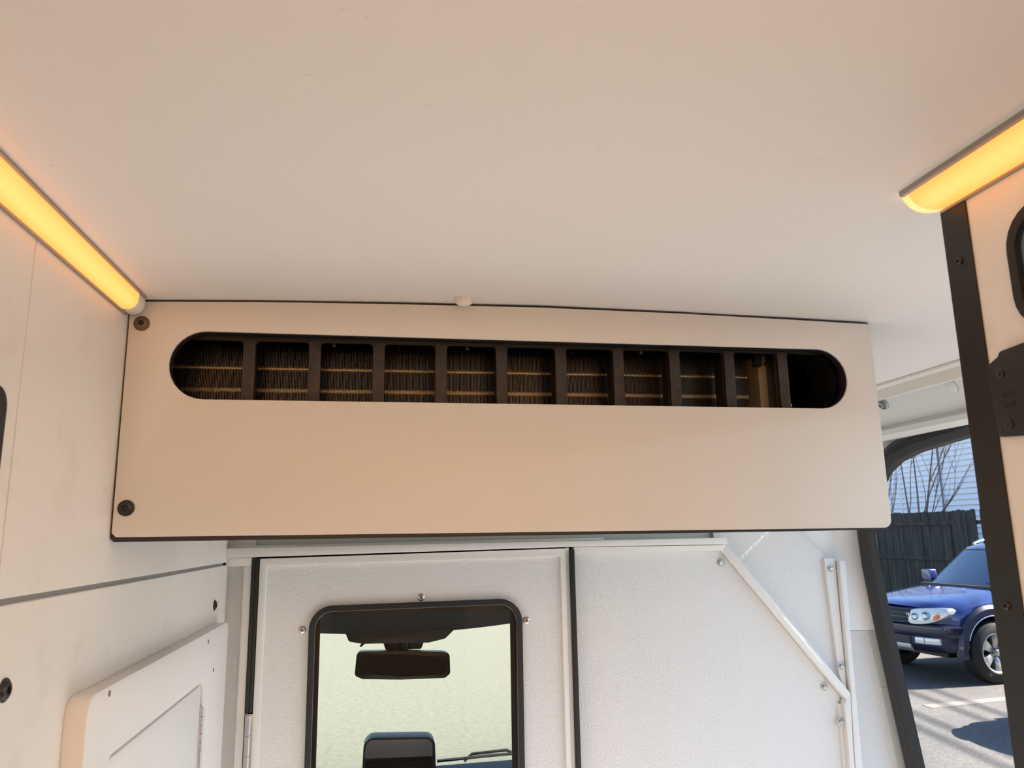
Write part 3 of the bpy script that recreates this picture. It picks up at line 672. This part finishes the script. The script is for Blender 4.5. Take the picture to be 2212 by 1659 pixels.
    for k in range(3):
        b = B(); V = grid(b, band([(-.02, .56-.03*k), (.003, .56-.03*k), (.003, .552-.03*k), (-.02, .552-.03*k)], 5, 9), close=True); b.faces.new(V[0]); b.faces.new(V[-1]); obj('slat', b, 'car_dark', bu, local=True)
    b = B(); V = grid(b, band([(-.06, .478), (.010, .478), (.004, .42), (-.05, .380), (-.10, .380)], 5, 9), close=True); b.faces.new(V[0]); b.faces.new(V[-1]); obj('skid_plate', b, 'skid_silver', bu, bevel=.006, local=True)
    # grille with bars and badge
    gx = lambda y: .835-.14*abs(y/.5)**2
    def gbar(z0, z1, y0, y1, dep, m, name, par):
        b = B(); ys = zl(y0, y1, 6)
        V = grid(b, [[(gx(y)-.06, y, z0), (gx(y)+dep, y, z0), (gx(y)+dep-.008, y, z1), (gx(y)-.06, y, z1)] for y in ys], close=True); b.faces.new(V[0]); b.faces.new(V[-1])
        return obj(name, b, m, par, bevel=.004, local=True)
    gr = gbar(.745, .925, -.40, .40, -.012, 'car_black', 'grille', t)
    for z0, z1 in ((.742, .765), (.805, .832), (.872, .892), (.915, .935)): gbar(z0, z1, -.41, .41, .012, 'car_dark', 'bar', gr)
    for s in (1, -1): gbar(.742, .935, .40*s-.02, .40*s+.02, .012, 'car_blue', 'surround', gr)
    cu = bpy.data.curves.new('badge_text', 'FONT'); cu.body = 'V8'; cu.size = .055; cu.extrude = .004; cu.align_x = 'CENTER'
    to = bpy.data.objects.new('tmp', cu); COL.objects.link(to); bpy.context.view_layer.update()
    me = bpy.data.meshes.new_from_object(to.evaluated_get(bpy.context.evaluated_depsgraph_get())); bpy.data.objects.remove(to)
    me.materials.clear(); me.materials.append(MATS['car_chrome'])
    bo = bpy.data.objects.new('badge', me); COL.objects.link(bo); bo.parent = gr
    bo.rotation_euler = (PI/2, 0, PI/2); bo.location = (gx(.32)+.004, .325, .832); bo['label'] = 'chrome V8 badge'
    # headlights
    for s in (1, -1):
        def hp(y): return (.86-.40*max(0, (y-.30)/.60)**2.0)
        ys = [.405, .43, .49, .56, .63, .69, .74, .785, .815]
        zb = [.765, .745, .740, .745, .758, .780, .808, .845, .880]; zt = [.85, .915, .935, .944, .950, .953, .953, .950, .920]
        b = B(); V = grid(b, [[(hp(y)-.09, y*s, a), (hp(y)+.005, y*s, a), (hp(y)+.008, y*s, (a+c)/2), (hp(y)-.025, y*s, c), (hp(y)-.12, y*s, c)] for y, a, c in zip(ys, zb, zt)], close=True)
        b.faces.new(V[0]); b.faces.new(V[-1]); hd = obj('headlight', b, 'lamp_clear', t, local=True)
        for y, r, z in ((.485, .046, .835), (.605, .054, .850)):
            obj('reflector', lathe(B(), (hp(y)-.02, y*s, z), (1, .25*s, .05), [(r, 0), (r, .032), (r*.85, .036), (r*.5, .022), (0, .018)], 18), 'lamp_reflector', hd, local=True)
        b = B(); V = grid(b, [[(hp(y)-.05, y*s, z0), (hp(y)+.012, y*s, z0), (hp(y)+.006, y*s, z1), (hp(y)-.05, y*s, z1)] for y, z0, z1 in ((.685, .795, .865), (.715, .808, .885), (.745, .835, .89))], close=True)
        b.faces.new(V[0]); b.faces.new(V[-1]); obj('indicator', b, 'lamp_amber', hd, local=True)
    # wheels
    def wheel(ax, s):
        wt = obj('tyre', lathe(B(), (ax, s*.72, .39), (0, s, 0), [(.24, 0), (.34, -.005), (.383, .02), (.392, .06), (.392, .17), (.383, .205), (.345, .232), (.26, .238), (.245, .225), (.24, .10)], 40), 'tyre', t, local=True)
        rim = obj('rim', lathe(B(), (ax, s*.72, .39), (0, s, 0), [(.255, .215), (.258, .228), (.248, .236), (.232, .225), (.226, .13), (.10, .115), (0, .115)], 40), 'rim_alloy', wt, local=True)
        obj('shadow_disc', lathe(B(), (ax, s*.72, .39), (0, s, 0), [(.226, .132), (.08, .132), (.08, .128)], 30), 'car_black', rim, local=True)
        for k in range(6):
            a = 2*PI*k/6+.52; ca, sa = math.cos(a), math.sin(a)
            def pt(r, o, y): return (ax+ca*r-sa*o, s*.72+s*y, .39+sa*r+ca*o)
            b = B(); V = grid(b, [[pt(.06, -.034, .19), pt(.06, .034, .19), pt(.06, .034, .14), pt(.06, -.034, .14)], [pt(.15, -.050, .212), pt(.15, .050, .212), pt(.15, .042, .14), pt(.15, -.042, .14)], [pt(.238, -.074, .222), pt(.238, .074, .222), pt(.23, .06, .15), pt(.23, -.06, .15)]], close=True)
            b.faces.new(V[0]); b.faces.new(V[-1]); obj('spoke', b, 'rim_alloy', rim, bevel=.004, local=True)
        obj('hub', lathe(B(), (ax, s*.72, .39), (0, s, 0), [(.078, .15), (.075, .192), (.045, .198), (.040, .215), (.030, .22), (0, .22)], 24), 'rim_alloy', rim, local=True)
        for k in range(6):
            a = 2*PI*k/6; obj('lug_nut', lathe(B(), (ax+.060*math.cos(a), s*.72, .39+.060*math.sin(a)), (0, s, 0), [(.011, .19), (.010, .206), (0, .207)], 6), 'car_black', rim, local=True)
    for ax in (0, -2.79):
        for s in (1, -1): wheel(ax, s)
    # flares, arch lips
    for ax in (0, -2.79):
        for s in (1, -1):
            b = B(); rr = []
            for k in range(19):
                a = math.radians(-8+196*k/18); o = .62 if a > PI/2 else .60
                for_r = lambda r, y: (ax+r*math.cos(a), s*y, .40+r*math.sin(a)*1.02)
                rr.append([for_r(.448, .80), for_r(.448, .93), for_r(.475, .950), for_r(.535, .948), for_r(.575, .905), for_r(.575, .86)])
            V = grid(b, rr, close=True); b.faces.new(V[0]); b.faces.new(V[-1]); fl = obj('wheel_flare', b, 'car_dark', t, local=True)
            b = tube(B(), [(ax+.445*math.cos(math.radians(20+125*k/18)), s*.938, .40+.454*math.sin(math.radians(20+125*k/18))) for k in range(19)], .008, 6)
            obj('arch_lip', b, 'car_chrome', fl, local=True, label='bright trim line along the wheel arch')
    # inner wheel wells are dark
    obj('underbody', box(B(), -3.3, .46, -.60, .60, .30, .86), 'car_black', t, smooth=False, local=True)
    # mirrors, rails, wipers, sill
    for s in (1, -1):
        m_ = obj('mirror', plate(B(), round_poly([(.74*s, 1.19), (.93*s, 1.21), (.94*s, 1.36), (.80*s, 1.365)], .03, 4), 'X', -.80, -.66), 'car_blue', t, bevel=.02, seg=3, local=True)
        obj('roof_rail', tube(B(), [(-1.35, .56*s, 1.745), (-1.50, .56*s, 1.795), (-1.70, .56*s, 1.82), (-2.9, .565*s, 1.82), (-3.1, .56*s, 1.76)], .018, 8), 'car_chrome', t, local=True)
    for y0, y1 in ((-.45, .12), (.10, .60)):
        obj('wiper', tube(B(), [(-.50-.06*abs(y1), y1, 1.205), (-.54, (y0+y1)/2, 1.220), (-.56-.12*abs(y0), y0, 1.232)], .012, 6), 'car_black', t, local=True)
    obj('cowl', plate(B(), [(-.37, -.66), (-.34, 0), (-.37, .66), (-.52, .74), (-.46, 0), (-.52, -.74)], 'Z', 1.14, 1.186), 'car_black', t, local=True)
    for y in (-.32, .30): obj('washer_jet', lathe(B(), (-.22, y, 1.145), (0, 0, 1), [(.014, 0), (.012, .012), (0, .015)], 10), 'car_chrome', t, local=True)
    return t
CAR_LOC = Vector((7.80, 10.12, 0)); CAR_ROT = math.radians(185.1)
car = make_car('dark blue off-road car parked nose out by wooden fence')
car.location = CAR_LOC; car.rotation_euler = (0, 0, CAR_ROT)
def copy_tree(o, parent=None):
    c = o.copy(); COL.objects.link(c)
    if parent: c.parent = parent
    for ch in list(o.children): copy_tree(ch, c)
    return c
car2 = copy_tree(car); car2.location = (7.45, 6.58, 0); car2.rotation_euler = (0, 0, math.radians(186))
car2['label'] = 'second blue car in the next bay, its shadow on the asphalt'

# ================================================================== FENCE, HOUSE, TREE
FXP = 13.0
fence = thing('wooden_fence', (FXP, 17, 0), 'weathered dark wooden picket fence behind the blue car', 'fence')
bmaster = {}
def picket(y, w_, h, m='fence_wood', x=FXP):
    b = plate(B(), [(y+.004, .05), (y+w_-.004, .05), (y+w_-.004, h-.03), (y+w_-.03, h), (y+.03, h), (y+.004, h-.03)], 'X', x, x+.02)
    obj('picket', b, m, fence, smooth=False)
y = 10.5
while y < 27:
    w_ = random.uniform(.135, .15)
    front = y < 15.85
    if not (15.08 < y+w_/2 < 15.19):
        picket(y, w_, 2.375+random.uniform(-.015, .02), x=FXP-(.05 if front else 0)+random.uniform(-.006, .006))
    y += w_
for z in (2.10, 1.28, .35):
    obj('rail', box(B(), FXP-.045, FXP-.004, 15.86, 27, z-.045, z+.045), 'fence_wood', fence, smooth=False)
    obj('rail', box(B(), FXP-.02, FXP+.02, 10.5, 15.85, z-.045, z+.045), 'fence_wood', fence, smooth=False)
for y in (10.5, 13.0, 15.86, 18.4, 20.9, 23.4, 25.9):
    obj('post', box(B(), FXP+.02, FXP+.11, y, y+.09, 0, 2.3), 'fence_wood', fence, smooth=False)
hx = 17.0
house = thing('house', (hx+2, 22, 0), 'house with pale blue horizontal siding rising behind the fence', 'house')
obj('wall', box(B(), hx+.03, hx+7, 13, 34, 0, 6.4), 'siding_trim', house, smooth=False)
PITCH = .165
bm = B()
plate(bm, [(hx+.03, 0), (hx-.025, 0), (hx-.028, .018), (hx+.026, PITCH), (hx+.03, PITCH)], 'Y', 13, 34)
first = obj('siding_board', bm, 'siding', house, smooth=False)
for k in range(1, 39):
    c = first.copy(); COL.objects.link(c); c.location = (0, 0, PITCH*k)
obj('downpipe', tube(B(), [(hx-.055, 21.13, 0), (hx-.055, 21.13, 6.3)], .026, 8), 'pipe_grey', house)
obj('corner_board', box(B(), hx-.02, hx+.03, 23.05, 23.17, 0, 6.4), 'siding_trim', house, smooth=False)
obj('roof', plate(B(), [(hx-.35, 6.3), (hx+7.3, 6.3), (hx+3.4, 7.0)], 'Y', 12.7, 34.3), 'pipe_grey', house, smooth=False)
def make_tree(base, label, seed, trunks):
    rnd = random.Random(seed); t = thing('bare_tree', base, label, 'tree', 'bare trees behind the fence'); base = Vector(base)
    parts = []
    def grow(p, d, ln, r, lvl):
        pts = [p]; n_ = 6; cur = p.copy(); dd = d.normalized()
        for k in range(n_):
            dd = (dd+Vector((rnd.uniform(-.10, .10), rnd.uniform(-.10, .10), rnd.uniform(-.02, .10)))).normalized(); cur = cur+dd*ln/n_; pts.append(cur.copy())
        parts.append((pts, [r*(1-.72*i/n_) for i in range(n_+1)], lvl))
        if lvl >= 3: return
        for k in range(rnd.randint(3, 5) if lvl < 2 else 2):
            i = rnd.randint(1, n_); a = rnd.uniform(0, 2*PI)
            nd = (dd*.9+Vector((math.cos(a)*.30, math.sin(a)*.65, .25))).normalized()
            grow(pts[i], nd, ln*rnd.uniform(.45, .7), r*(1-.72*i/n_)*.7, lvl+1)
    for off, d, ln, r in trunks: grow(base+Vector(off), Vector(d), ln, r, 0)
    for pts, rad, lvl in parts: obj('trunk' if lvl == 0 else 'branch', tube(B(), pts, [q*.62 for q in rad], 6), 'bark', t)
    return t
make_tree((14.0, 18.7, 0), 'bare leafless tree with slim trunks behind the fence', 5,
          [((0, 0, 0), (.0, -.14, 1), 6.0, .050), ((.02, -.06, 0), (-.05, -.20, 1), 6.6, .045), ((0, -.2, 1.6), (0, -.75, .5), 2.6, .032), ((0, .1, 1.4), (.1, .15, 1), 5.5, .04)])
make_tree((13.8, 19.75, 0), 'bare leafless sapling beside the slim bare tree behind the fence', 11,
          [((0, 0, 0), (.0, .06, 1), 5.5, .045), ((0, .1, 1.5), (0, .25, 1), 4.0, .03), ((0, -.1, 1.5), (0, -.35, 1), 3.2, .028)])

# ---- power line behind the fence; its cables streak the asphalt with soft shadows
pl = thing('power_line', (15.45, 8, 0), 'black overhead cables strung high between two wooden poles', 'power line')
for x in (16.05, 15.70, 15.15, 14.85):
    obj('cable', tube(B(), [(x+.14*(y-8), y, 8.2-.00025*(40**2-(y-17)**2)) for y in range(-24, 59, 4)], .027, 6), 'car_black', pl)
for y in (-24, 56):
    cxm = 15.45+.14*(y-8)
    po = obj('pole', lathe(B(), (cxm, y, 0), (0, 0, 1), [(.15, 0), (.11, 8.6), (0, 8.6)], 12), 'bark', pl)
    obj('crossarm', box(B(), cxm-.75, cxm+.75, y-.06, y+.06, 8.05, 8.16), 'bark', po, smooth=False)
